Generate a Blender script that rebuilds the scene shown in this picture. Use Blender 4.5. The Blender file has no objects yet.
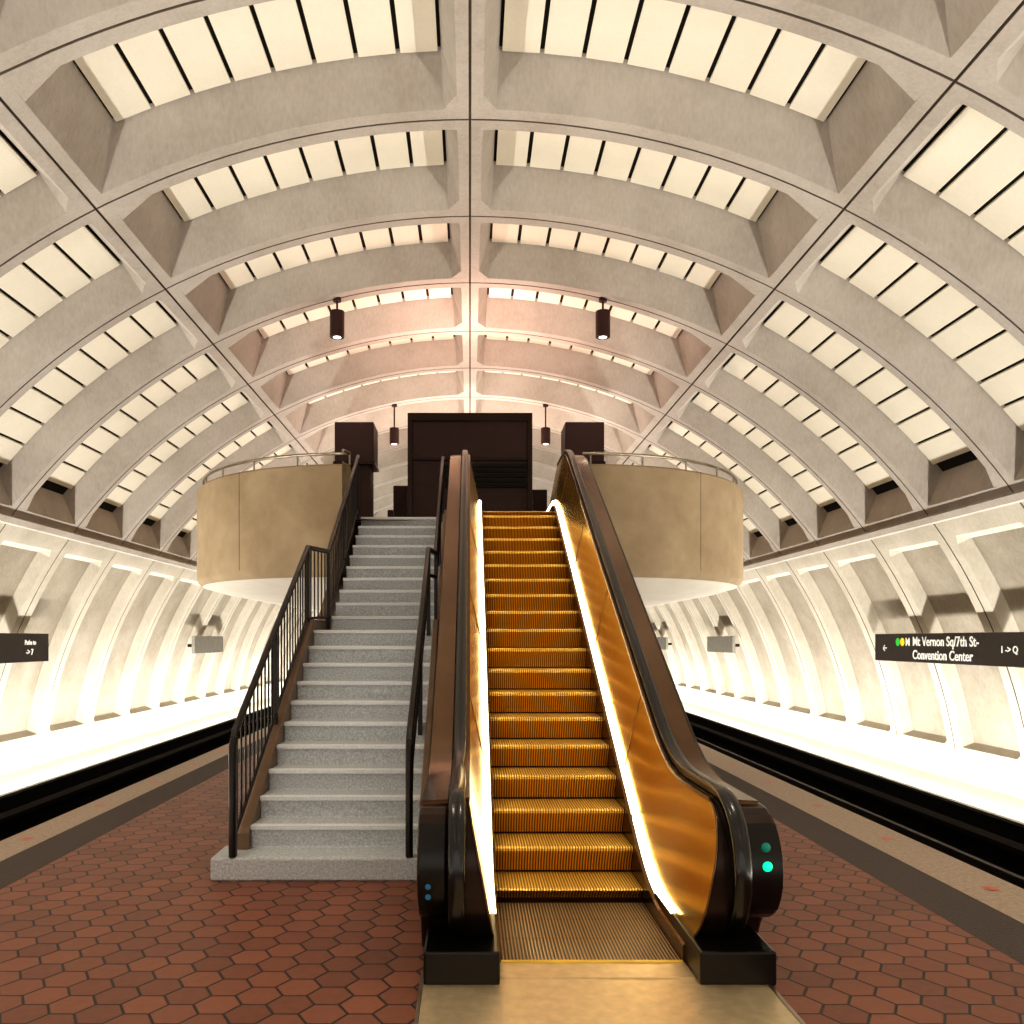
import bpy, math, random
from math import sin, cos, tan, pi, sqrt, radians
from mathutils import Vector
random.seed(4)
S = bpy.context.scene
COL = S.collection

# ------------------------------------------------------------------ helpers
def lin(c):
    c = c/255.0
    return c/12.92 if c <= 0.04045 else ((c+0.055)/1.055)**2.4
def rgb(r, g, b):
    return (lin(r), lin(g), lin(b), 1.0)

def new_mat(name):
    m = bpy.data.materials.new(name); m.use_nodes = True
    nt = m.node_tree; b = nt.nodes['Principled BSDF']
    return m, nt, b

def plain(name, col, rough=0.5, metal=0.0, spec=0.5, var=0.12, scale=6.0, bump=0.0, bscale=60.0):
    m, nt, b = new_mat(name)
    tc = nt.nodes.new('ShaderNodeTexCoord')
    n = nt.nodes.new('ShaderNodeTexNoise'); n.inputs['Scale'].default_value = scale; n.inputs['Detail'].default_value = 6
    nt.links.new(tc.outputs['Object'], n.inputs['Vector'])
    r = nt.nodes.new('ShaderNodeValToRGB')
    r.color_ramp.elements[0].position = 0.3; r.color_ramp.elements[1].position = 0.7
    r.color_ramp.elements[0].color = tuple(c*(1-var) for c in col[:3])+(1,)
    r.color_ramp.elements[1].color = tuple(min(1, c*(1+var)) for c in col[:3])+(1,)
    nt.links.new(n.outputs['Fac'], r.inputs['Fac']); nt.links.new(r.outputs['Color'], b.inputs['Base Color'])
    b.inputs['Roughness'].default_value = rough; b.inputs['Metallic'].default_value = metal
    b.inputs['Specular IOR Level'].default_value = spec
    if bump > 0:
        n2 = nt.nodes.new('ShaderNodeTexNoise'); n2.inputs['Scale'].default_value = bscale; n2.inputs['Detail'].default_value = 4
        nt.links.new(tc.outputs['Object'], n2.inputs['Vector'])
        bp = nt.nodes.new('ShaderNodeBump'); bp.inputs['Strength'].default_value = bump; bp.inputs['Distance'].default_value = 0.02
        nt.links.new(n2.outputs['Fac'], bp.inputs['Height']); nt.links.new(bp.outputs['Normal'], b.inputs['Normal'])
    return m

def emis(name, col, strength):
    m, nt, b = new_mat(name)
    b.inputs['Base Color'].default_value = col
    b.inputs['Emission Color'].default_value = col
    b.inputs['Emission Strength'].default_value = strength
    return m

def mth(nt, op, a, b=None, c=None):
    n = nt.nodes.new('ShaderNodeMath'); n.operation = op
    for i, v in enumerate((a, b, c)):
        if v is None: continue
        if isinstance(v, (int, float)): n.inputs[i].default_value = v
        else: nt.links.new(v, n.inputs[i])
    return n.outputs[0]

def mesh_obj(name, verts, faces, mats, parent=None, fm=None, smooth=False, bevel=0.0, bseg=2, autosmooth=None):
    me = bpy.data.meshes.new(name); me.from_pydata(verts, [], faces)
    for m in (mats if isinstance(mats, (list, tuple)) else [mats]): me.materials.append(m)
    if fm:
        for p, i in zip(me.polygons, fm): p.material_index = i
    if smooth:
        for p in me.polygons: p.use_smooth = True
    me.update()
    import bmesh
    bm = bmesh.new(); bm.from_mesh(me)
    bmesh.ops.remove_doubles(bm, verts=bm.verts, dist=1e-5)
    bmesh.ops.recalc_face_normals(bm, faces=bm.faces); bm.to_mesh(me); bm.free()
    if smooth and autosmooth: 
        try: me.set_sharp_from_angle(angle=radians(autosmooth))
        except Exception: pass
    o = bpy.data.objects.new(name, me); COL.objects.link(o)
    if parent: o.parent = parent
    if bevel > 0:
        md = o.modifiers.new('bev', 'BEVEL'); md.width = bevel; md.segments = bseg
        md.limit_method = 'ANGLE'; md.angle_limit = radians(25)
    return o

def empty(name, loc=(0, 0, 0)):
    o = bpy.data.objects.new(name, None); o.location = loc; o.empty_display_size = 0.2
    COL.objects.link(o); return o

def boxvf(x0, x1, y0, y1, z0, z1, off=0):
    v = [(x0,y0,z0),(x1,y0,z0),(x1,y1,z0),(x0,y1,z0),(x0,y0,z1),(x1,y0,z1),(x1,y1,z1),(x0,y1,z1)]
    f = [(0,3,2,1),(4,5,6,7),(0,1,5,4),(1,2,6,5),(2,3,7,6),(3,0,4,7)]
    return v, [tuple(i+off for i in q) for q in f]
def box(name, x0, x1, y0, y1, z0, z1, mat, parent=None, bevel=0.0):
    v, f = boxvf(x0, x1, y0, y1, z0, z1)
    return mesh_obj(name, v, f, mat, parent, bevel=bevel)
def boxes(name, lst, mat, parent=None, bevel=0.0):
    V, F = [], []
    for b in lst:
        v, f = boxvf(*b, off=len(V)); V += v; F += f
    return mesh_obj(name, V, F, mat, parent, bevel=bevel)
def prism_x(name, pts, x0, x1, mat, parent=None, bevel=0.0):
    n = len(pts)
    V = [(x0, p[0], p[1]) for p in pts]+[(x1, p[0], p[1]) for p in pts]
    F = [tuple(range(n)), tuple(range(2*n-1, n-1, -1))]
    for i in range(n):
        j = (i+1) % n; F.append((i, i+n, j+n, j))
    return mesh_obj(name, V, F, mat, parent, bevel=bevel)
def cylz(name, x, y, z0, z1, r, mat, parent=None, n=24, r2=None, bevel=0):
    r2 = r if r2 is None else r2
    V = [(x+r*cos(2*pi*i/n), y+r*sin(2*pi*i/n), z0) for i in range(n)]+[(x+r2*cos(2*pi*i/n), y+r2*sin(2*pi*i/n), z1) for i in range(n)]
    F = [tuple(range(n-1, -1, -1)), tuple(range(n, 2*n))]+[(i, (i+1) % n, (i+1) % n+n, i+n) for i in range(n)]
    return mesh_obj(name, V, F, mat, parent, smooth=True, autosmooth=40, bevel=bevel)
def tube(name, lines, r, mat, parent=None):
    cu = bpy.data.curves.new(name, 'CURVE'); cu.dimensions = '3D'; cu.bevel_depth = r; cu.bevel_resolution = 3; cu.use_fill_caps = True
    for pts in lines:
        sp = cu.splines.new('POLY'); sp.points.add(len(pts)-1)
        for q, p in zip(sp.points, pts): q.co = (*p, 1)
    cu.materials.append(mat)
    o = bpy.data.objects.new(name, cu); COL.objects.link(o)
    if parent: o.parent = parent
    return o
def sweep_yz(name, path, prof, xc, mat, parent=None):
    V, F = [], []; n = len(prof); N = len(path)
    for i, (y, z) in enumerate(path):
        a = path[max(0, i-1)]; b = path[min(N-1, i+1)]
        ty, tz = b[0]-a[0], b[1]-a[1]; l = sqrt(ty*ty+tz*tz) or 1; ty /= l; tz /= l
        ny, nz = -tz, ty
        for (px, pn) in prof: V.append((xc+px, y+ny*pn, z+nz*pn))
    for i in range(N-1):
        for j in range(n):
            k = (j+1) % n; F.append((i*n+j, i*n+k, (i+1)*n+k, (i+1)*n+j))
    F.append(tuple(range(n))); F.append(tuple((N-1)*n+j for j in range(n)))
    return mesh_obj(name, V, F, mat, parent, smooth=True, autosmooth=50)

# ------------------------------------------------------------------ materials
def concrete(name, col, var=0.10, bump=0.25, fine=9.0, stretch=(3, 3, 0.5)):
    m, nt, b = new_mat(name)
    tc = nt.nodes.new('ShaderNodeTexCoord')
    n = nt.nodes.new('ShaderNodeTexNoise'); n.inputs['Scale'].default_value = 0.9; n.inputs['Detail'].default_value = 9; n.inputs['Roughness'].default_value = 0.65
    n2 = nt.nodes.new('ShaderNodeTexNoise'); n2.inputs['Scale'].default_value = fine; n2.inputs['Detail'].default_value = 8
    mp = nt.nodes.new('ShaderNodeMapping'); mp.inputs['Scale'].default_value = stretch
    nt.links.new(tc.outputs['Object'], n.inputs['Vector'])
    nt.links.new(tc.outputs['Object'], mp.inputs['Vector']); nt.links.new(mp.outputs['Vector'], n2.inputs['Vector'])
    s = mth(nt, 'ADD', mth(nt, 'MULTIPLY', n.outputs['Fac'], 0.7), mth(nt, 'MULTIPLY', n2.outputs['Fac'], 0.3))
    r = nt.nodes.new('ShaderNodeValToRGB'); r.color_ramp.elements[0].position = 0.35; r.color_ramp.elements[1].position = 0.62
    r.color_ramp.elements[0].color = (col[0]*(1-var*1.6), col[1]*(1-var*1.8), col[2]*(1-var*2.1), 1)
    r.color_ramp.elements[1].color = tuple(min(1, c*(1+var)) for c in col[:3])+(1,)
    nt.links.new(s, r.inputs['Fac']); nt.links.new(r.outputs['Color'], b.inputs['Base Color'])
    b.inputs['Roughness'].default_value = 0.9; b.inputs['Specular IOR Level'].default_value = 0.12
    n3 = nt.nodes.new('ShaderNodeTexNoise'); n3.inputs['Scale'].default_value = 45; n3.inputs['Detail'].default_value = 5
    nt.links.new(tc.outputs['Object'], n3.inputs['Vector'])
    bp = nt.nodes.new('ShaderNodeBump'); bp.inputs['Strength'].default_value = bump; bp.inputs['Distance'].default_value = 0.02
    nt.links.new(n3.outputs['Fac'], bp.inputs['Height']); nt.links.new(bp.outputs['Normal'], b.inputs['Normal'])
    return m

M_conc = concrete('vault_concrete', rgb(176, 169, 162))
M_wall = concrete('wall_concrete', rgb(190, 184, 172))
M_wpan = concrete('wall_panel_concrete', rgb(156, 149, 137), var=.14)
M_base = concrete('wall_base_concrete', rgb(228, 224, 214), var=.05)
M_para = concrete('parapet_concrete', rgb(164, 146, 120), var=0.12, fine=3, stretch=(1, 1, 1), bump=.15)
M_under = concrete('drum_soffit', rgb(214, 208, 196), var=0.05, fine=3, stretch=(1, 1, 1), bump=.1)  # paler than the parapet: light on the underside put into its colour
M_tile = concrete('acoustic_panel', rgb(229, 223, 208), var=0.03, bump=0.1)
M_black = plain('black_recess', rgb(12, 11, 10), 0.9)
M_joint = plain('joint_dark', rgb(92, 82, 72), 0.9)
M_trackbed = plain('trackbed_dark', rgb(16, 14, 13), 1.0, spec=.05, bump=0.5, bscale=20, var=0.4)
M_rail = plain('rail_steel', rgb(60, 54, 50), 0.6, metal=0.5)
M_bronze = plain('dark_bronze', rgb(48, 33, 25), 0.28, metal=0.6, var=0.1)
M_newel = plain('newel_black', rgb(22, 18, 15), 0.3, metal=0.3, var=0.1)
M_bronze2 = plain('bronze_deck', rgb(118, 92, 70), 0.2, metal=0.9, var=0.08)
M_kiosk = plain('kiosk_brown', rgb(56, 33, 31), 0.45, spec=.3, var=0.1)
M_cover = plain('cover_board', rgb(30, 24, 22), 1.0, spec=.05, var=0.1)
M_gold = plain('gold_panel', rgb(240, 198, 100), 0.2, metal=0.95, var=0.05, scale=2.5)
M_rubber = plain('handrail_rubber', rgb(14, 11, 10), 0.22, spec=0.6)
M_railpaint = plain('railing_bronze', rgb(34, 25, 22), 0.35, metal=0.3)
M_steel = plain('brushed_steel', rgb(170, 160, 145), 0.3, metal=1.0)
M_edge = plain('granite_edge', rgb(172, 152, 134), 0.6, var=0.18, scale=30)
M_tact = plain('tactile_strip', rgb(84, 73, 69), 0.85, var=0.25, scale=80, bump=0.8, bscale=50)
M_red = plain('edge_light_lens', rgb(200, 92, 62), 0.4)
M_granite = plain('stair_granite', rgb(192, 196, 200), 0.6, var=0.28, scale=60, bump=0.05)
M_graniteN = plain('stair_nosing', rgb(230, 233, 236), 0.5, var=0.12, scale=90)
M_string = plain('stair_stringer', rgb(128, 104, 84), 0.4, metal=0.3)
M_sign = plain('sign_brown', rgb(42, 32, 28), 0.4)
M_signgrey = plain('sign_grey', rgb(150, 148, 140), 0.5)
M_white = emis('sign_white', rgb(235, 235, 228), 0.3)
M_dotg = emis('dot_green', rgb(40, 190, 70), 0.5)
M_doty = emis('dot_yellow', rgb(240, 210, 40), 0.5)
M_strip = emis('escalator_light', (1.0, 0.86, 0.50, 1), 8.0)
M_green = emis('led_green', (0.0, 0.80, 0.30, 1), 1.8)
M_gdim = emis('led_green_dim', (0.0, 0.16, 0.12, 1), .3)
M_blue = emis('led_blue', (0.02, 0.12, 0.22, 1), 0.25)
M_yellow = plain('comb_yellow', rgb(240, 200, 80), 0.4)
M_lamp = emis('lamp_white', (1.0, 0.93, 0.8, 1), 3.0)
M_floorplate = plain('landing_plate', rgb(226, 206, 168), 0.4, metal=0.7, var=0.1, scale=15)  # steel plate; bright golden reflections put into its colour

# hex pavers
def hexmat():
    m, nt, b = new_mat('hex_paver')
    tc = nt.nodes.new('ShaderNodeTexCoord'); sx = nt.nodes.new('ShaderNodeSeparateXYZ')
    nt.links.new(tc.outputs['Object'], sx.inputs[0])
    W = 0.205
    px = mth(nt, 'ADD', mth(nt, 'DIVIDE', sx.outputs[1], W), 200.0)
    py = mth(nt, 'ADD', mth(nt, 'DIVIDE', sx.outputs[0], W), 200.0)
    q = sqrt(3)
    ax = mth(nt, 'SUBTRACT', mth(nt, 'MODULO', px, 1.0), .5); ay = mth(nt, 'SUBTRACT', mth(nt, 'MODULO', py, q), q/2)
    bx = mth(nt, 'SUBTRACT', mth(nt, 'MODULO', mth(nt, 'SUBTRACT', px, .5), 1.0), .5)
    by = mth(nt, 'SUBTRACT', mth(nt, 'MODULO', mth(nt, 'SUBTRACT', py, q/2), q), q/2)
    da = mth(nt, 'ADD', mth(nt, 'MULTIPLY', ax, ax), mth(nt, 'MULTIPLY', ay, ay))
    db = mth(nt, 'ADD', mth(nt, 'MULTIPLY', bx, bx), mth(nt, 'MULTIPLY', by, by))
    s = mth(nt, 'LESS_THAN', da, db); s1 = mth(nt, 'SUBTRACT', 1.0, s)
    gx = mth(nt, 'ADD', mth(nt, 'MULTIPLY', ax, s), mth(nt, 'MULTIPLY', bx, s1))
    gy = mth(nt, 'ADD', mth(nt, 'MULTIPLY', ay, s), mth(nt, 'MULTIPLY', by, s1))
    agx = mth(nt, 'ABSOLUTE', gx); agy = mth(nt, 'ABSOLUTE', gy)
    hd = mth(nt, 'MAXIMUM', agx, mth(nt, 'ADD', mth(nt, 'MULTIPLY', agx, .5), mth(nt, 'MULTIPLY', agy, q/2)))
    e = mth(nt, 'SUBTRACT', .5, hd)
    idx = mth(nt, 'ROUND', mth(nt, 'MULTIPLY', mth(nt, 'SUBTRACT', px, gx), 2)); idy = mth(nt, 'ROUND', mth(nt, 'MULTIPLY', mth(nt, 'SUBTRACT', py, gy), 2/q))
    cm = nt.nodes.new('ShaderNodeCombineXYZ'); nt.links.new(idx, cm.inputs[0]); nt.links.new(idy, cm.inputs[1])
    wn = nt.nodes.new('ShaderNodeTexWhiteNoise'); nt.links.new(cm.outputs[0], wn.inputs['Vector'])
    r = nt.nodes.new('ShaderNodeValToRGB')
    r.color_ramp.elements[0].color = rgb(100, 57, 40); r.color_ramp.elements[1].color = rgb(152, 92, 66)
    no = nt.nodes.new('ShaderNodeTexNoise'); no.inputs['Scale'].default_value = 18; no.inputs['Detail'].default_value = 6
    nt.links.new(tc.outputs['Object'], no.inputs['Vector'])
    f = mth(nt, 'ADD', mth(nt, 'MULTIPLY', wn.outputs['Value'], .5), mth(nt, 'MULTIPLY', no.outputs['Fac'], .5))
    nt.links.new(f, r.inputs['Fac'])
    gm = nt.nodes.new('ShaderNodeMapRange'); gm.inputs['From Min'].default_value = .02; gm.inputs['From Max'].default_value = .04
    nt.links.new(e, gm.inputs['Value'])
    mx = nt.nodes.new('ShaderNodeMix'); mx.data_type = 'RGBA'
    nt.links.new(gm.outputs[0], mx.inputs[0]); mx.inputs[6].default_value = rgb(28, 18, 15); nt.links.new(r.outputs['Color'], mx.inputs[7])
    nt.links.new(mx.outputs[2], b.inputs['Base Color'])
    b.inputs['Roughness'].default_value = 0.5
    bp = nt.nodes.new('ShaderNodeBump'); bp.inputs['Strength'].default_value = .6; bp.inputs['Distance'].default_value = .01
    nt.links.new(gm.outputs[0], bp.inputs['Height']); nt.links.new(bp.outputs['Normal'], b.inputs['Normal'])
    return m
M_hex = hexmat()

def ribbed(name, c0, c1, pitch=0.020, metal=0.7, rough=0.35):
    m, nt, b = new_mat(name)
    tc = nt.nodes.new('ShaderNodeTexCoord'); sx = nt.nodes.new('ShaderNodeSeparateXYZ')
    nt.links.new(tc.outputs['Object'], sx.inputs[0])
    w = mth(nt, 'SINE', mth(nt, 'MULTIPLY', sx.outputs[0], 2*pi/pitch))
    w = mth(nt, 'ADD', mth(nt, 'MULTIPLY', w, .5), .5)
    r = nt.nodes.new('ShaderNodeValToRGB'); r.color_ramp.elements[0].color = c0; r.color_ramp.elements[1].color = c1
    r.color_ramp.elements[0].position = .25; r.color_ramp.elements[1].position = .7
    nt.links.new(w, r.inputs['Fac']); nt.links.new(r.outputs['Color'], b.inputs['Base Color'])
    b.inputs['Metallic'].default_value = metal; b.inputs['Roughness'].default_value = rough
    bp = nt.nodes.new('ShaderNodeBump'); bp.inputs['Strength'].default_value = .7; bp.inputs['Distance'].default_value = .008
    nt.links.new(w, bp.inputs['Height']); nt.links.new(bp.outputs['Normal'], b.inputs['Normal'])
    return m
M_flat = ribbed('landing_tread_ribbed', rgb(44, 33, 24), rgb(178, 146, 108), metal=.35)
M_tread = ribbed('tread_ribbed', rgb(158, 114, 44), rgb(254, 214, 112), metal=.4)  # golden light off the balustrade put into the tread colour
M_riser = ribbed('riser_ribbed', rgb(92, 58, 8), rgb(226, 160, 42), metal=.45)  # golden light in the colour, darkened for the shade below each nosing

# ------------------------------------------------------------------ vault
R = 9.69; CZ = -1.81; SP = 2.25; Y0 = 9.85
K0, K1 = -9, 20
def P(th, y, dep, side):
    r = R+dep; return (side*r*sin(th), y, CZ+r*cos(th))
def cell_lines(a0, a1, rb0, sl0, rb1, sl1, nint):
    m = 1.0/R; g = 0.014*m
    L = [(a0, -1), (a0+g, 0), (a0+rb0*m, 0), (a0+(rb0+sl0)*m, 1)]
    ua = a0+(rb0+sl0)*m; ub = a1-(rb1+sl1)*m
    for i in range(1, nint): L.append((ua+(ub-ua)*i/nint, 1))
    L += [(ub, 1), (a1-rb1*m, 0), (a1-g, 0), (a1, -1)]
    return L
def y_lines(y0, y1, rb, sn, sf):
    return [(y0, -1), (y0+.014, 0), (y0+rb, 0), (y0+rb+sn, 1), ((y0+y1)/2, 1), (y1-rb-sf, 1), (y1-rb, 0), (y1-.014, 0), (y1, -1)]
def add_cell(V, F, FM, UL, VL, D, side, back=2):
    off = len(V); nu, nv = len(UL), len(VL)
    for (u, pu) in UL:
        for (v, pv) in VL:
            d = 0.03 if (pu < 0 or pv < 0) else D*min(pu, pv)
            V.append(P(u, v, d, side))
    for i in range(nu-1):
        for j in range(nv-1):
            a = off+i*nv+j; F.append((a, a+1, a+nv+1, a+nv))
            ps = [UL[i][1], UL[i+1][1]]; qs = [VL[j][1], VL[j+1][1]]
            if -1 in ps or -1 in qs: FM.append(1)
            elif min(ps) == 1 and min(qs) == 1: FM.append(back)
            else: FM.append(0)
TH1 = radians(26.9); TH2 = radians(54.2); TH3 = radians(81.7)
V, F, FM = [], [], []
TV, TF = [], []
for side in (-1, 1):
    for k in range(K0, K1):
        y0 = Y0+SP*k; y1 = y0+SP
        for ci, (a0, a1, rb0, s0, rb1, s1, D, rb, sn, sf) in enumerate((
                (0, TH1, .15, .16, .16, .50, .55, .19, .22, .26),
                (TH1, TH2, .16, .15, .22, .34, .44, .17, .14, .22))):
            VL = y_lines(y0, y1, rb, sn, sf)
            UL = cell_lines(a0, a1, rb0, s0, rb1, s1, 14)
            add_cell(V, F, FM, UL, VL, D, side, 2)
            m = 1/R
            ua = a0+(rb0+s0)*m+.01*m; ub = a1-(rb1+s1)*m-(.0 if ci == 0 else .16)*m  # side panels stop short: black back stands in for shadow at lower end
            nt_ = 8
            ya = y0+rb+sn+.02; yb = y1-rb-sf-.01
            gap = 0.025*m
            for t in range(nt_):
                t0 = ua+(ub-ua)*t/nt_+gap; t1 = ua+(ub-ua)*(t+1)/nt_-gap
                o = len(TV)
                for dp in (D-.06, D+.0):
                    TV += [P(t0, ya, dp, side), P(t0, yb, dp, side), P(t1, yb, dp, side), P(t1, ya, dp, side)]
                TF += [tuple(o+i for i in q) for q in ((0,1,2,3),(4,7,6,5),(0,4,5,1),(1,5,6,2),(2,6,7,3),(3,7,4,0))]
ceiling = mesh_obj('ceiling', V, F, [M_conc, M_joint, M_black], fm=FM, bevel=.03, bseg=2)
mesh_obj('acoustic_panels', TV, TF, M_tile, parent=ceiling)

YA, YB = Y0+SP*K0, Y0+SP*K1
YE = YB-.12
# lower walls (with the cove trough and its light fixtures)
for side, nm in ((-1, 'left'), (1, 'right')):
    s = side
    V, F, FM = [], [], []
    for k in range(K0, K1):
        y0 = Y0+SP*k; y1 = y0+SP
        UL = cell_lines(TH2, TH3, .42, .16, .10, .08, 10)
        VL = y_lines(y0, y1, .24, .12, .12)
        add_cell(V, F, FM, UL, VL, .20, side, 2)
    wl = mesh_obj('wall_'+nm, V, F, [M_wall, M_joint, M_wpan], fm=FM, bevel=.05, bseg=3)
    V, F = [], []; th = [TH3+(radians(87)-TH3)*i/4 for i in range(5)]
    for t in th:
        for y in (YA, YB): V.append(P(t, y, 0.03 if t == TH3 else -.01, side))
    for i in range(4): F.append((2*i, 2*i+1, 2*i+3, 2*i+2))
    mesh_obj('base_band', V, F, M_base, wl)
    Vt = []
    for y in (YA, YB):
        for (dt, dp) in ((-.006, 0.0), (-.006, -.07), (.006, -.07), (.012, 0.0)):
            Vt.append(P(TH2+dt, y, dp, side))
    mesh_obj('ledge', Vt, [(0,1,2,3),(4,7,6,5),(0,4,5,1),(1,5,6,2),(2,6,7,3),(3,7,4,0)], M_conc, wl)
    pts = [(7.96, -1.3), (7.96, -.92), (8.10, -.92), (8.10, -1.14), (9.64, -1.0), (9.64, -1.3)]
    V = [(s*p[0], YA, p[1]) for p in pts]+[(s*p[0], YE, p[1]) for p in pts]
    F = [tuple(range(6)), tuple(range(11, 5, -1))]+[(i, (i+1) % 6, (i+1) % 6+6, i+6) for i in range(6)]
    mesh_obj('light_trough', V, F, [M_base, M_trackbed], fm=[0, 0, 1, 1, 0, 0, 0, 0], parent=wl)
    L = []; y = YA+.2
    while y < YB-1.4:
        L.append((s*8.42-.09, s*8.42+.09, y, y+1.2, -1.08, -1.02)); y += 1.25
    boxes('fixture_body', L, M_signgrey, wl)
    def cove(nm_, en, ang, sx_, xo, zo):
        ld = bpy.data.lights.new(nm_, 'AREA'); ld.shape = 'RECTANGLE'; ld.size = sx_; ld.size_y = YB-YA-1
        ld.energy = en; ld.color = (1.0, .955, .87); ld.spread = radians(172)
        lo = bpy.data.objects.new(nm_, ld); COL.objects.link(lo); lo.parent = wl
        lo.location = (s*xo, (YA+YB)/2, zo)
        lo.rotation_euler = (0, pi-s*ang, 0)
    cove('trackside_uplight', 3300, radians(12), .16, 8.42, -.99)
    cove('trackside_wallwash', 650, radians(-85), .08, 8.54, -.95)

n = 40
pts = [P(-radians(88)+radians(176)*i/n, YB, 0.6, 1) for i in range(n+1)]
mesh_obj('wall_back', pts, [tuple(range(n+1))], M_conc)
for i, s in enumerate((-1, 1)):  # track tunnel mouths; flat black sheets stand in for their darkness
    mesh_obj('tunnel_portal_%d' % (i+1), [(s*6-1.9, YB-.05, -1.2), (s*6+1.9, YB-.05, -1.2)]+[(s*6+1.9*cos(pi*j/12), YB-.05, 2.0+1.9*sin(pi*j/12)) for j in range(13)], [tuple(range(15))], M_black)

# ------------------------------------------------------------------ platform & tracks
PL, PR = -4.15, 3.95
box('floor', PL+.8, PR-.92, YA, YE, -.30, 0.0, M_hex)
pe = empty('platform_edge')
boxes('tactile_band', [(PL+.38, PL+.8, YA, YE, -.3, .001), (PR-.92, PR-.48, YA, YE, -.3, .001)], M_tact, pe)
boxes('granite_coping', [(PL, PL+.38, YA, YE, -.3, .003), (PR-.48, PR, YA, YE, -.3, .003)], M_edge, pe)
boxes('platform_face', [(PL+.25, PL+.5, YA, YE, -1.3, -.3), (PR-.5, PR-.25, YA, YE, -1.3, -.3)], M_trackbed, pe)
V, F = [], []
for s, x in ((-1, PL+.19), (1, PR-.23)):
    y = -6.0
    while y < 50:
        o = len(V); V += [(x+.055*cos(2*pi*i/16), y+.055*sin(2*pi*i/16), .006) for i in range(16)]; F.append(tuple(o+i for i in range(16))); y += 1.5
mesh_obj('edge_lights', V, F, M_red, pe)
box('track_bed', -7.8, 7.8, YA, YE, -1.5, -1.3, M_trackbed)
tr = empty('train_track')
L = []
for s in (-1, 1):
    for x in (5.3, 6.73):
        L += [(s*x-.07, s*x+.07, YA, YE, -1.3, -1.27), (s*x-.015, s*x+.015, YA, YE, -1.27, -1.16), (s*x-.037, s*x+.037, YA, YE, -1.16, -1.12)]
boxes('rails', L, M_rail, tr)
L = []
y = YA+.4
while y < YE-.2:
    for s in (-1, 1):
        for x in (5.3, 6.73): L.append((s*x-.22, s*x+.22, y-.12, y+.12, -1.3, -1.24))
    y += .75
boxes('rail_fasteners', L, M_cover, tr)
boxes('third_rail_cover', [(s*7.35-.12, s*7.35+.12, YA, YE, -1.05, -.98) for s in (-1, 1)]+[(s*7.45-.03, s*7.45+.03, YA, YE, -1.3, -1.05) for s in (-1, 1)], M_cover, tr)

# ------------------------------------------------------------------ stairs
FZ = 3.6
st = empty('staircase')
XR = -.40
RISE = FZ/21.0; G = .29
y = 6.23; z = 0.0
prof = [(y, 0.0)]
noses = []
for i in range(11):
    z += RISE; noses.append((y, z)); prof.append((y, z)); y += G if i < 10 else 0; 
    if i < 10: prof.append((y, z))
yl0 = y
low = [(6.23, 0.0)]+prof[1:]+[(yl0+.75, z), (yl0+.75, z-.30), (6.95, 0.0)]
prism_x('lower_flight', low, -1.70, XR, M_granite, st, bevel=.012)
yu = yl0+.72
y = yu; pr = [(y, z-.3), (y, z)]
zn = z
for i in range(10):
    zn += RISE; noses.append((y, zn)); pr.append((y, zn)); 
    if i < 9: y += G; pr.append((y, zn))
pr += [(12.7, zn), (12.7, zn-.5), (y, zn-.5)]
prism_x('upper_flight', pr, -1.62, XR, M_granite, st, bevel=.012)
box('first_step', -1.92, -.34, 6.20, 6.60, 0, RISE-.002, M_granite, st, bevel=.015)
boxes('step_nosings', [((-1.70 if i < 11 else -1.62)+.0, XR, a-.018, a+.05, b-.035, b+.003) for i, (a, b) in enumerate(noses)][1:], M_graniteN, st, bevel=.006)
def stringer(xa, xb, nm):
    pts = [(6.45, 0), (6.45, .30), (yl0, 11*RISE+.12), (yl0+.75, 11*RISE+.12), (12.5, FZ+.12), (12.5, FZ-.45), (yl0+.8, 11*RISE-.45), (yl0+.1, 11*RISE-.45), (7.4, 0)]
    prism_x(nm, pts, xa, xb, M_string, st, bevel=.01)
stringer(-1.80, -1.70, 'stringer_outer'); stringer(-.40, -.34, 'stringer_inner')

def railing(name, x, xu, hgt, dense):
    e = empty(name)
    A = (6.25, RISE+hgt); B = (yl0-.02, 11*RISE+hgt); C = (yl0+.72, 11*RISE+hgt+.03); Dp = (12.45, FZ+hgt)
    def top(y):
        if y <= B[0]: return A[1]+(B[1]-A[1])*(y-A[0])/(B[0]-A[0])
        if y <= C[0]: return C[1]
        return C[1]+(Dp[1]-C[1])*(y-C[0])/(Dp[0]-C[0])
    def xx(y):
        if y <= B[0]: return x
        if y >= C[0]: return xu
        return x+(xu-x)*(y-B[0])/(C[0]-B[0])
    line = [(x, 6.22, RISE+.004), (x, 6.22, A[1]-.08), (x, 6.30, A[1]+.03)]
    ys = [6.6, 7.2, 8, B[0], C[0], 10.8, 11.6, Dp[0]]
    line += [(xx(q), q, top(q)) for q in ys]+[(xx(12.45), 12.5, Dp[1]-.02)]
    tube('top_rail', [line], .028, M_railpaint, e)
    if dense:
        tube('bottom_rail', [[(xx(q), q, top(q)-hgt+.13) for q in [6.22]+ys]], .016, M_railpaint, e)
        bars = []; q = 6.34
        while q < 12.4:
            bars.append([(xx(q), q, top(q)-hgt+.11), (xx(q), q, top(q))]); q += .125
        tube('balusters', bars, .0085, M_railpaint, e)
    else:
        tube('lower_rail', [[(x, 6.22, .40)]+[(xx(q), q, top(q)-.28) for q in [6.4]+ys]], .022, M_railpaint, e)
    posts = []
    for q in (6.26, 7.6, B[0], C[0], 11.1, 12.42):
        posts.append((xx(q)-.02, xx(q)+.02, q-.025, q+.025, max(RISE, top(q)-hgt-.06), top(q)-.01))
    boxes('posts', posts, M_railpaint, e)
    return e
railing('stair_railing', -1.76, -1.66, .90, True)
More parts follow.
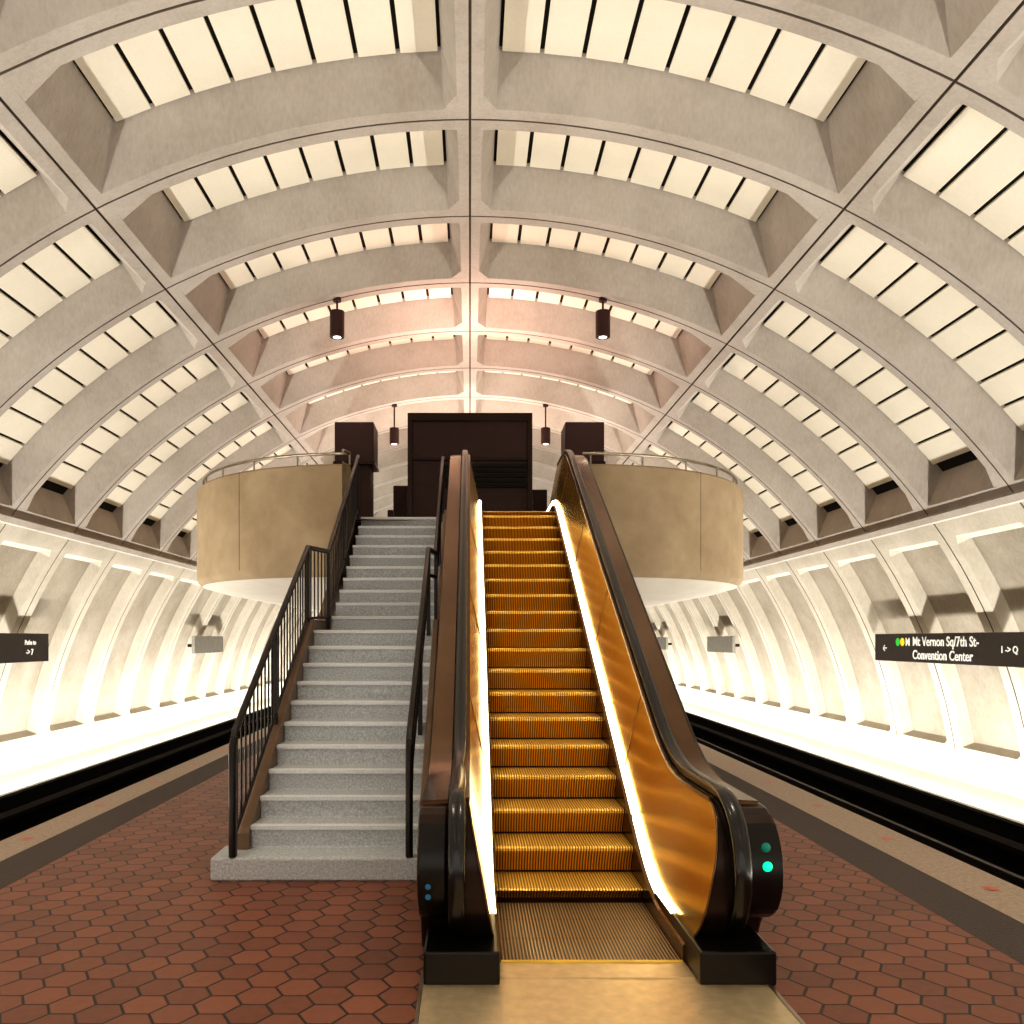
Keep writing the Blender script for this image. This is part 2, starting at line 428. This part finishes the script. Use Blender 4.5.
railing('stair_railing', -.45, -.40, .88, False)

# ------------------------------------------------------------------ escalator
es = empty('escalator')
T30 = tan(radians(30))
def ramp(d, a, b, s=.35):
    def sp(t):
        if t <= -s: return 0
        if t >= s: return t
        return (t+s)**2/(4*s)
    return T30*(sp(d-a)-sp(d-b))
B0 = 5.53; B1 = B0+FZ/T30
H0 = 5.75; H1 = H0+FZ/T30
def zs(d): return ramp(d, B0, B1)
def zh(d): return .93+ramp(d, H0, H1, .45)
EC = .67
def mx(side, x): return EC+side*(x-EC)
V, F, FM = [], [], []
xl, xr = .175, 1.165
N = int((12.75-4.62)/.346)
pos = [4.63+.346*i for i in range(N+1)]
ZB = .008
def zst(i): return 0 if i <= 0 else ramp(pos[i], B0-.02, B0-.02+FZ/T30, .2)
for i in range(N):
    y0 = pos[i]; y1 = pos[i+1]
    zt = zst(i)+ZB; zp = zst(i-1)+ZB
    if zt-zp < .03:
        seq = [(y0, zt-.006), (y0+.01, zt-.004), (y0+.01, zt-.002), (y0+.012, zt-.001), (y0+.014, zt), (y0+.02, zt), (y1+.0, zt)]
    else:
        h = zt-zp
        seq = [(y0+.095, zp-.02), (y0+.078, zp+h*.25), (y0+.040, zp+h*.6), (y0+.006, zp+h*.84), (y0+.002, zt-.012), (y0+.018, zt), (y1+.10, zt)]
    o = len(V)
    for (a, b) in seq: V += [(xl, a, b), (xr, a, b)]
    for j in range(6):
        F.append((o+2*j, o+2*j+1, o+2*j+3, o+2*j+2)); FM.append(1 if j < 3 else (2 if zt < .03 else 0))
so = mesh_obj('steps', V, F, [M_tread, M_riser, M_flat], es, fm=FM)
box('comb_plate', .16, 1.18, 4.40, 4.61, -.02, .012, M_floorplate, es)
box('comb_line', .17, 1.17, 4.60, 4.63, 0, .018, M_yellow, es)
box('landing_plate', -.24, 1.53, 2.2, 4.50, -.02, .006, M_floorplate, es)
boxes('landing_frame', [(-.26, -.24, 2.2, 4.50, -.02, .010), (1.53, 1.55, 2.2, 4.50, -.02, .010)], M_steel, es)
box('top_landing', -.30, 1.64, 12.62, 13.6, FZ-.05, FZ+.008, M_floorplate, es)

NC = 4.71; NZ = .55; NR = .38
TE = 12.95
def hand_path():
    p = [(5.3, .17), (5.0, .17)]
    for i in range(0, 19):
        a = -pi/2-pi*i/18
        p.append((NC+NR*cos(a)*1.0, NZ+NR*sin(a)))
    q = NC+.15
    while q < TE-.05:
        p.append((q, zh(q))); q += .15
    zt = zh(TE)
    for i in range(0, 15):
        a = pi/2-pi*i/14
        p.append((TE+NR*cos(a), zt-NR+NR*sin(a)))
    return p
hp = hand_path()
prof = [(-.042, -.018), (-.046, 0), (-.040, .020), (-.022, .030), (.022, .030), (.040, .020), (.046, 0), (.042, -.018)]
def outline(inset, zbot):
    r = NR-inset; p = []
    for i in range(0, 15):
        a = -pi/2-pi*i/14
        p.append((NC+r*cos(a), NZ+r*sin(a)))
    q = NC+.15
    while q < TE:
        p.append((q, zh(q)-inset)); q += .2
    zt = zh(TE)
    for i in range(0, 11):
        a = pi/2-pi*i/10
        p.append((TE+r*cos(a), zt-NR+r*sin(a)))
    q = TE-.1
    while q > NC+.1:
        p.append((q, max(zbot if q < 6 else -9, zs(q)+zbot))); q -= .2
    return p
for side in (1, -1):
    tag = 'r' if side > 0 else 'l'
    XO = 1.65 if side > 0 else 1.62
    def X(x): return mx(side, x)
    def px(nm, pts, a, b, mat, bv=0):
        a, b = X(a), X(b); return prism_x(nm+'_'+tag, pts, min(a, b), max(a, b), mat, es, bevel=bv)
    px('core', outline(.03, .10), 1.365, 1.455, M_newel)
    px('outer_cladding', outline(.07, .0), 1.455, XO, M_bronze, .02)
    sweep_yz('outer_deck_'+tag, [(NC+.15*i, zh(NC+.15*i)-.055) for i in range(0, 56)], [(-.075, -.01), (-.075, .012), (.075, .004), (.075, -.02)] if side > 0 else [(-.075, -.02), (-.075, .004), (.075, .012), (.075, -.01)], X(1.54), M_bronze2, es)
    sweep_yz('handrail_'+tag, hp, prof, X(1.41), M_rubber, es)
    sweep_yz('inner_trim_'+tag, [(NC+.15*i, zh(NC+.15*i)-.045) for i in range(0, 56)], [(-.012, -.012), (-.012, .012), (.012, .012), (.012, -.012)], X(1.352), M_bronze2, es)
    V, F = [], []; ds = []
    ys0 = 4.42; rr = .34
    for i in range(0, 13): ds.append(ys0+rr*(1-cos(pi/2*i/12)))
    nend = len(ds)
    q = ds[-1]+.12
    while q < TE+.2: ds.append(q); q += .12
    m = 8
    for q in ds:
        lo = zs(q)+.10; hi = zh(q)-.05
        if q < ys0+rr:
            t = sqrt(max(0, 1-((ys0+rr-q)/rr)**2)); c = (1-t)
            lo += c*.34; hi -= c*.34
        LO = zs(q)+.10; HI = zh(q)-.05
        for j in range(m+1):
            zz = lo+(hi-lo)*j/m; f = (zz-LO)/(HI-LO)
            V.append((X(1.205+.145*f**1.1), q, zz))
    for i in range(len(ds)-1):
        for j in range(m):
            a = i*(m+1)+j; F.append((a, a+1, a+m+2, a+m+1))
    loop = [i*(m+1)+m for i in range(nend-1, -1, -1)]+[j for j in range(m-1, -1, -1)]+[i*(m+1) for i in range(1, nend)]
    mesh_obj('inner_panel_'+tag, V, F, M_gold, es, smooth=True)
    LV = []; LF = []
    for i in loop:
        v = V[i]; LV += [v, (X(1.372), v[1], v[2])]
    for i in range(len(loop)-1): LF.append((2*i, 2*i+1, 2*i+3, 2*i+2))
    mesh_obj('panel_return_'+tag, LV, LF, M_bronze, es, smooth=True)
    tube('panel_edge_'+tag, [[V[i] for i in loop]], .007, M_bronze2, es)
    tube('panel_seams_'+tag, [[(X(1.204+.145*(j/6)**1.1), q, zs(q)+.10+(zh(q)-.05-zs(q)-.10)*j/6) for j in range(7)] for q in (6.6, 8.2, 9.8, 11.4)], .003, M_bronze2, es)
    V = []; F = []
    q = 4.95
    while q < 12.6:
        q2 = q+1.18
        n = 6; o = len(V)
        for i in range(n+1):
            yy = q+(q2-q)*i/n; b = zs(yy)+.13
            for (xx_, zz) in ((1.186, b), (1.186, b+.05), (1.212, b+.055), (1.212, b-.005)): V.append((X(xx_), yy, zz))
        for i in range(n):
            for j in range(4):
                k = (j+1) % 4; F.append((o+4*i+j, o+4*i+k, o+4*i+4+k, o+4*i+4+j))
        F.append((o, o+1, o+2, o+3)); F.append((o+4*n+3, o+4*n+2, o+4*n+1, o+4*n))
        q += 1.22
    mesh_obj('light_strip_'+tag, V, F, M_strip, es)
    V = []; F = []
    ds2 = [4.62+.15*i for i in range(0, 56)]
    for q in ds2:
        b = zs(q)
        V += [(X(1.17), q, b-.30), (X(1.17), q, b+.10), (X(1.21), q, b+.125), (X(1.23), q, b-.30)]
    for i in range(len(ds2)-1):
        for j in range(3): F.append((4*i+j, 4*i+j+1, 4*i+j+5, 4*i+j+4))
    F.append((0, 1, 2, 3))
    mesh_obj('skirt_'+tag, V, F, M_bronze2, es)
    a, b = sorted((X(1.185), X(1.58)))
    box('newel_base_'+tag, a, b, 4.32, 5.4, 0, .175, M_newel, es, bevel=.012)
    a, b = sorted((X(1.475), X(XO-.015)))
    pl = []
    for i in range(0, 11):
        t = pi*0.72+pi*0.5*i/10
        pl.append((NC+(NR-.06)*cos(t), NZ+(NR-.06)*sin(t)))
    V = [(a, p[0], p[1]) for p in pl]+[(b, p[0], p[1]) for p in pl]
    mesh_obj('control_plate_'+tag, V, [(i, i+1, i+12, i+11) for i in range(10)], M_newel, es, smooth=True)
    cx = (a+b)/2
    def dot(nm, t, dx, r, mat):
        yy = NC+(NR-.055)*cos(t); zz = NZ+(NR-.055)*sin(t)
        bpy.ops.mesh.primitive_uv_sphere_add(segments=16, ring_count=8, radius=r, location=(cx+dx, yy, zz))
        o = bpy.context.object; o.name = nm; o.data.materials.append(mat); o.scale = (1, .5, 1); o.parent = es
    if side > 0:
        dot('led_green', pi*.955, .0, .026, M_green)
        dot('led_ring', pi*.86, .0, .026, M_gdim)
    else:
        dot('button_a', pi*1.06, -.02, .016, M_blue); dot('button_b', pi*1.12, -.02, .016, M_blue)
pts = [(5.6, 0.0)]+[(q, zs(q)-.22) for q in [6.0, 6.5, 8, 10, 11.5, 12.0, 12.6]]+[(12.9, FZ-.25), (12.9, FZ-1.1), (12.0, FZ-1.1), (6.9, 0.0)]
prism_x('truss_enclosure', pts, -.26, 1.60, M_bronze, es)

# ------------------------------------------------------------------ mezzanine
mz = empty('mezzanine')
def plan(side, x0):
    p = [(x0, 12.42)]
    cx, cy, ax, ay = 1.80, 16.0, 3.20, 3.58
    for i in range(0, 25):
        t = pi/2*i/24
        p.append((cx+ax*sin(t), cy-ay*cos(t)))
    p += [(cx+ax, 18.5), (cx+ax, 22.0)]
    for i in range(1, 9):
        t = pi/2*i/8
        p.append((cx+ax-2*(1-cos(t)), 24.0+2*sin(t)))
    p.append((0, 26.0))
    return [(side*x, y) for x, y in p]
prof = [(.22, 3.55), (.22, 4.36), (.19, 4.39), (.03, 4.39), (0, 4.36), (0, 2.84), (.03, 2.78), (.10, 2.72), (.45, 2.62), (1.3, 2.50)]
for side, x0 in ((-1, 1.86), (1, 1.68)):
    p = plan(side, x0); V, F, FM = [], [], []
    N = len(p); npf = len(prof)
    for i, (x, y) in enumerate(p):
        a = p[max(0, i-1)]; b = p[min(N-1, i+1)]
        tx, ty = b[0]-a[0], b[1]-a[1]; l = sqrt(tx*tx+ty*ty); tx /= l; ty /= l
        nx, ny = (-ty*side, tx*side)
        for (ins, z) in prof: V.append((x+nx*ins, y+ny*ins, z))
    for i in range(N-1):
        for j in range(npf-1):
            a = i*npf+j; F.append((a, a+1, a+npf+1, a+npf)); FM.append(1 if j >= 7 else 0)
    F.append(tuple(range(npf))); FM.append(0)
    inner = [i*npf+npf-1 for i in range(N)]; V.append((0, 13.7, 2.50)); F.append(tuple(inner)+(len(V)-1,)); FM.append(1)
    fl = [i*npf for i in range(N)]; V.append((0, 12.64, 3.55)); F.append(tuple(fl)+(len(V)-1,)); FM.append(0)
    mesh_obj('parapet_'+('l' if side < 0 else 'r'), V, F, [M_para, M_under], mz, fm=FM, smooth=True, autosmooth=35)
    rail = []
    for i, (x, y) in enumerate(p[:30]):
        a = p[max(0, i-1)]; b = p[min(N-1, i+1)]
        tx, ty = b[0]-a[0], b[1]-a[1]; l = sqrt(tx*tx+ty*ty); nx, ny = -ty/l*side, tx/l*side
        rail.append((x+nx*.11, y+ny*.11, 4.56))
    tube('parapet_rail_'+('l' if side < 0 else 'r'), [rail], .022, M_steel, mz)
    tube('rail_posts_'+('l' if side < 0 else 'r'), [[(q[0], q[1], 4.38), q] for q in rail[1::4]], .013, M_steel, mz)
    jl = []
    for k in (10,):
        x, y = p[k]
        jl.append([(x, y, 4.385), (x, y, 2.86)])
    tube('drum_joints_'+('l' if side < 0 else 'r'), jl, .004, M_joint, mz)
box('floor_slab', -1.86, 1.68, 12.64, 26, 3.5, FZ-.002, M_tact, mz)
box('slab_edge', -1.86, 1.68, 12.9, 13.3, 2.5, 3.5, M_para, mz)

ki = empty('station_kiosk')
box('body', -1.07, 1.07, 15.0, 17.2, FZ-.01, 5.75, M_kiosk, ki, bevel=.02)
boxes('frame', [(-1.11, 1.11, 14.93, 15.0, 5.68, 5.82), (-1.11, -1.03, 14.93, 15.0, 3.6, 5.7), (1.03, 1.11, 14.93, 15.0, 3.6, 5.7), (-1.03, 1.03, 14.95, 15.0, 4.98, 5.04)], M_bronze, ki, bevel=.008)
boxes('louvers', [(-.50, 1.0, 14.94, 15.0, 4.5+.09*i, 4.55+.09*i) for i in range(5)], M_black, ki)
for x0, x1, in ((-2.42, -1.72), (1.70, 2.40)):
    e = empty('light_pylon')
    xm = (x0+x1)/2
    box('head', x0, x1, 15.0, 15.7, 4.95, 5.68, M_kiosk, e, bevel=.02)
    box('column', xm-.22, xm+.28, 15.1, 15.6, FZ-.01, 4.95, M_kiosk, e, bevel=.01)
    box('head_trim', x0-.02, x1+.02, 14.98, 15.72, 4.92, 4.97, M_bronze, e)
fg = empty('fare_gates')
boxes('gate_cabinets', [(x-.12, x+.12, 18.5, 20.2, FZ-.01, 4.65) for x in (-2.4, -1.7, 1.5, 2.2, 2.9)]+[(-1.6, -1.15, 17.5, 18.1, FZ-.01, 5.0), (1.2, 1.6, 17.4, 18, FZ-.01, 4.9)], M_kiosk, fg, bevel=.02)
def upl(nm, loc, e, sz, col, par):
    ld = bpy.data.lights.new(nm, 'AREA'); ld.shape = 'RECTANGLE'; ld.size = sz[0]; ld.size_y = sz[1]; ld.energy = e; ld.color = col
    lo = bpy.data.objects.new(nm, ld); COL.objects.link(lo); lo.location = loc; lo.rotation_euler = (pi, 0, 0); lo.parent = par
upl('kiosk_uplight', (0, 16.1, 5.80), 170, (1.8, 1.8), (1, .66, .54), ki)
upl('mezz_uplight', (0, 21.5, 5.2), 340, (5, 3), (1, .80, .68), mz)

def pendant(x, y, zb, h, r, on=0):
    th = math.asin(x/R); zc = CZ+R*cos(th)
    e = empty('pendant_downlight')
    cylz('can', x, y, zb, zb+h, r, M_kiosk, e, bevel=.006)
    cylz('stem', x, y, zb+h, zc+.02, .018, M_kiosk, e, n=10)
    cylz('canopy', x, y, zc-.05, zc+.02, .07, M_kiosk, e, n=16)
    cylz('lens', x, y, zb-.002, zb+.01, r*.55, M_lamp, e, n=20)
    if on:
        ld = bpy.data.lights.new('downlight', 'SPOT'); ld.energy = on; ld.spot_size = radians(100); ld.spot_blend = .8; ld.color = (1, .88, .72); ld.shadow_soft_size = .1
        lo = bpy.data.objects.new('downlight', ld); COL.objects.link(lo); lo.location = (x, y, zb-.03); lo.parent = e
pendant(-2.27, 14.35, 6.95, .44, .125, 60)
pendant(2.27, 14.35, 6.95, .44, .125, 60)
for x, y in ((-1.9, 21.1), (1.9, 21.1), (-1.6, 18.85+2.25*3), (1.6, 18.85+2.25*3)):
    pendant(x, y, 6.7, .40, .12, 60)
for x, y in ((-2.27, 5.35), (2.27, 5.35), (-2.27, -1.4), (2.27, -1.4)):  # unseen pendants overhead and behind, added to light the foreground
    pendant(x, y, 7.05, .35, .115, 200)

# ------------------------------------------------------------------ signs
def sign(side, ya, yb, text=True, mat=None, x=8.75, z0=1.34, z1=1.91):
    e = empty('station_sign')
    a, b = sorted((side*x, side*(x+.10)))
    box('panel', a, b, ya, yb, z0, z1, mat or M_sign, e, bevel=.01)
    boxes('bracket', [(min(side*(x+.1), side*9.1), max(side*(x+.1), side*9.1), q-.04, q+.04, 1.55, 1.65) for q in (ya+.4, yb-.4)], M_bronze, e)
    xf = side*(x-.006)
    def txt(body, size, along, z, mat_=M_white):
        cu = bpy.data.curves.new('lettering', 'FONT'); cu.body = body; cu.size = size; cu.extrude = .003; cu.offset = .004
        cu.materials.append(mat_); o = bpy.data.objects.new('lettering', cu); COL.objects.link(o)
        o.location = (xf, along, z)
        o.rotation_euler = (pi/2, 0, -pi/2 if side > 0 else pi/2)
        o.parent = e
    def disc(al, z, r, m_):
        n = 16
        mesh_obj('line_dot', [(xf, al+r*cos(2*pi*i/n), z+r*sin(2*pi*i/n)) for i in range(n)], [tuple(range(n))], m_, e)
    if text:
        if side > 0:
            disc(yb-.98, 1.74, .085, M_dotg); disc(yb-1.16, 1.74, .085, M_doty)
            txt('M', .22, yb-1.28, 1.67)
            txt('Mt Vernon Sq/7th St-', .25, yb-1.55, 1.67)
            txt('Convention Center', .25, yb-1.55, 1.41)
            txt('\u2190', .2, yb-.35, 1.55)
            txt('1 -> Q', .16, yb-4.3, 1.57)
        else:
            txt('Mt Vernon Sq/7th St-', .25, yb-4.15, 1.67)
            txt('Convention Center', .25, yb-4.15, 1.41)
            txt('Paths to', .13, yb-.95, 1.69); txt('-> 7', .16, yb-.9, 1.49)
sign(1, 12.2, 18.15)
sign(-1, 12.2, 17.45)
sign(-1, 26.7, 29.8, False, M_signgrey)  # same kind of sign, grey because light on its face is coloured in
sign(1, 28.0, 31.0, False, M_signgrey)
sign(1, 37.5, 42.0, False, M_signgrey)

# ------------------------------------------------------------------ world, camera
w = bpy.data.worlds.new('World'); S.world = w; w.use_nodes = True
bg = w.node_tree.nodes['Background']; bg.inputs[0].default_value = (1.0, .92, .82, 1); bg.inputs[1].default_value = 1.15  # warm glow added as fill, entering by the vault's open near end

cam = bpy.data.cameras.new('Camera'); co = bpy.data.objects.new('Camera', cam); COL.objects.link(co)
co.location = (0, 0, 1.78); co.rotation_euler = (pi/2, 0, 0)
cam.sensor_width = 36; cam.lens = 840/1024*36
cam.shift_x = 42/1024; cam.shift_y = 128/1024; cam.clip_end = 300
S.camera = co
S.view_settings.view_transform = 'Standard'
try: S.view_settings.look = 'Medium High Contrast'
except Exception: print('look unavailable')
S.view_settings.exposure = 0.0
